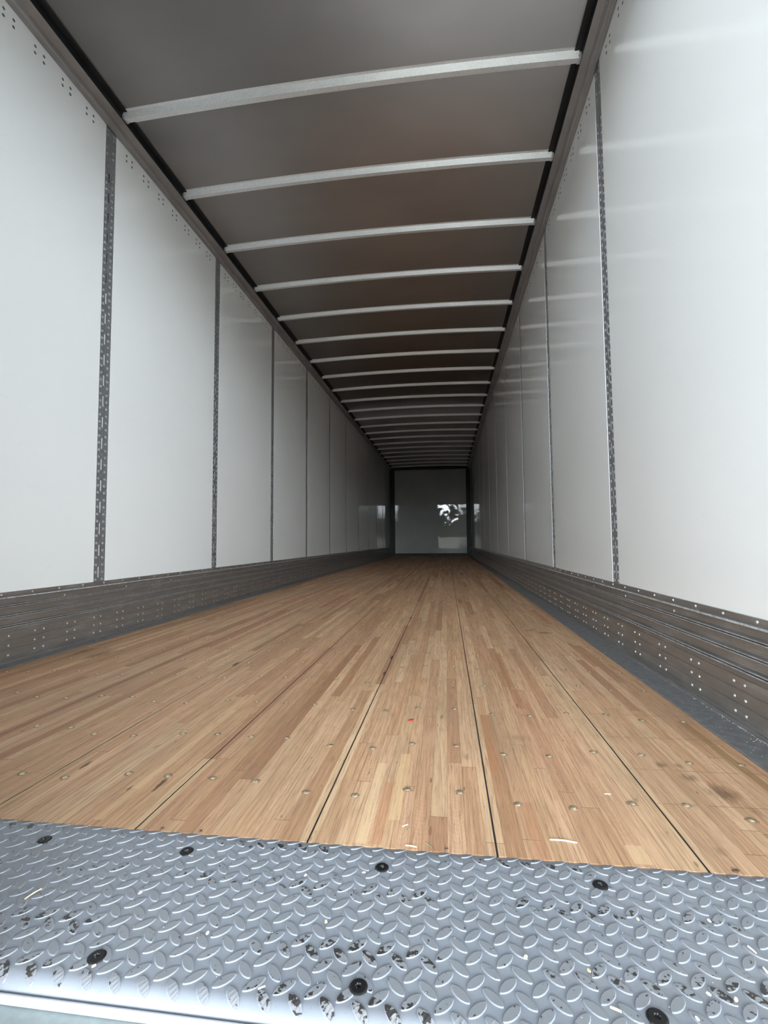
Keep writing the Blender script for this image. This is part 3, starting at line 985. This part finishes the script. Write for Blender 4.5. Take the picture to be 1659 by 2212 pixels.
# pale grit lying in the corner at the right kick plate, and fine dust on the plate
rg = random.Random(21)
m = MB()
def speck(m, x, y, z, r):
    i = len(m.v)
    a = rg.uniform(0, 6)
    m.v += [(x + r * math.cos(a + k * 2.1) * rg.uniform(0.6, 1.3), y + r * math.sin(a + k * 2.1) * rg.uniform(0.6, 1.3), z) for k in range(3)] + [(x, y, z + r * 0.8)]
    m.f += [(i, i + 1, i + 3), (i + 1, i + 2, i + 3), (i + 2, i, i + 3), (i + 2, i + 1, i)]
for _ in range(330):
    y = rg.choice([rg.gauss(1.45, 0.16), rg.gauss(1.75, 0.14), rg.gauss(1.25, 0.10), rg.uniform(1.1, 3.2)])
    if y < 1.0:
        continue
    x = 1.2615 - abs(rg.gauss(0, 0.004)) if rg.random() < 0.75 else rg.uniform(1.19, 1.262)
    speck(m, x, y, 0.0042, rg.uniform(0.0005, 0.0013))
tag(m.build('grit', M['grit']), 'pale grit lying along the corner of the right edge strip', 'grit', kind='stuff')
m = MB()
for _ in range(120):
    speck(m, rg.uniform(-0.25, 0.95), rg.uniform(0.53, 0.75), 0.0042, rg.uniform(0.0003, 0.0007))
tag(m.build('grit', M['grit']), 'fine pale dust specks scattered over the tread plate', 'grit', kind='stuff')
m = MB()
for _ in range(130):
    speck(m, rg.uniform(-0.25, 0.95), rg.uniform(0.53, 0.752), 0.0042, rg.uniform(0.0005, 0.0014))
tag(m.build('grit', M['brown']), 'dark crumbs scattered over the tread plate', 'grit', kind='stuff')

# ------------------------------------------------------------------ the yard behind, seen mirrored in the far wall
tag(MB().quad_box(-60, 60, -60, 40, -1.35, -1.25).build('ground', M['ground']), kind='structure')
m = MB().quad_box(-14, 14, -14.4, -14.0, -1.25, 0.70)
m.quad_box(-14, 14, -14.45, -13.95, 0.70, 0.78)
tag(m.build('wall_yard', M['masonry']), kind='structure')
m = MB()
nx, ny = 40, 8
for j in range(ny + 1):
    for i in range(nx + 1):
        x, y = -45 + 90 * i / nx, -14.6 - 24 * j / ny
        m.v.append((x, y, -1.2 + 4.0 * (j / ny) ** 0.7 + 0.25 * math.sin(i * 1.7 + j)))
for j in range(ny):
    for i in range(nx):
        a = j * (nx + 1) + i
        m.f.append((a, a + nx + 1, a + nx + 2, a + 1))
tag(m.build('bank', M['grass'], None, True), kind='structure')
rg = random.Random(2)
m = MB()
for _ in range(3200):
    t = rg.random()
    cx = rg.uniform(-30, 30)
    hgt = 2.6 + 1.6 * math.sin(cx * 0.9) + 0.9 * math.sin(cx * 0.37 + 1)
    c = Vector((cx, -39 + rg.uniform(-2, 2), 0.8 + rg.random() ** 1.6 * max(3.4, 1.6 + hgt)))
    r = rg.uniform(0.35, 0.9)
    for k in range(3):
        a, b = rg.uniform(0, 6.28), rg.uniform(-1, 1)
        q = c + Vector((math.cos(a), math.sin(a), b)) * r
        i = len(m.v)
        d1 = Vector((rg.uniform(-1, 1), rg.uniform(-1, 1), rg.uniform(-1, 1))) * r * 0.8
        d2 = Vector((rg.uniform(-1, 1), rg.uniform(-1, 1), rg.uniform(-1, 1))) * r * 0.8
        m.v += [tuple(q), tuple(q + d1), tuple(q + d1 + d2), tuple(q + d2)]
        m.f.append((i, i + 1, i + 2, i + 3))
tag(m.build('foliage', M['leaves']), 'dark green tree foliage mirrored in the far wall', 'foliage', kind='stuff')
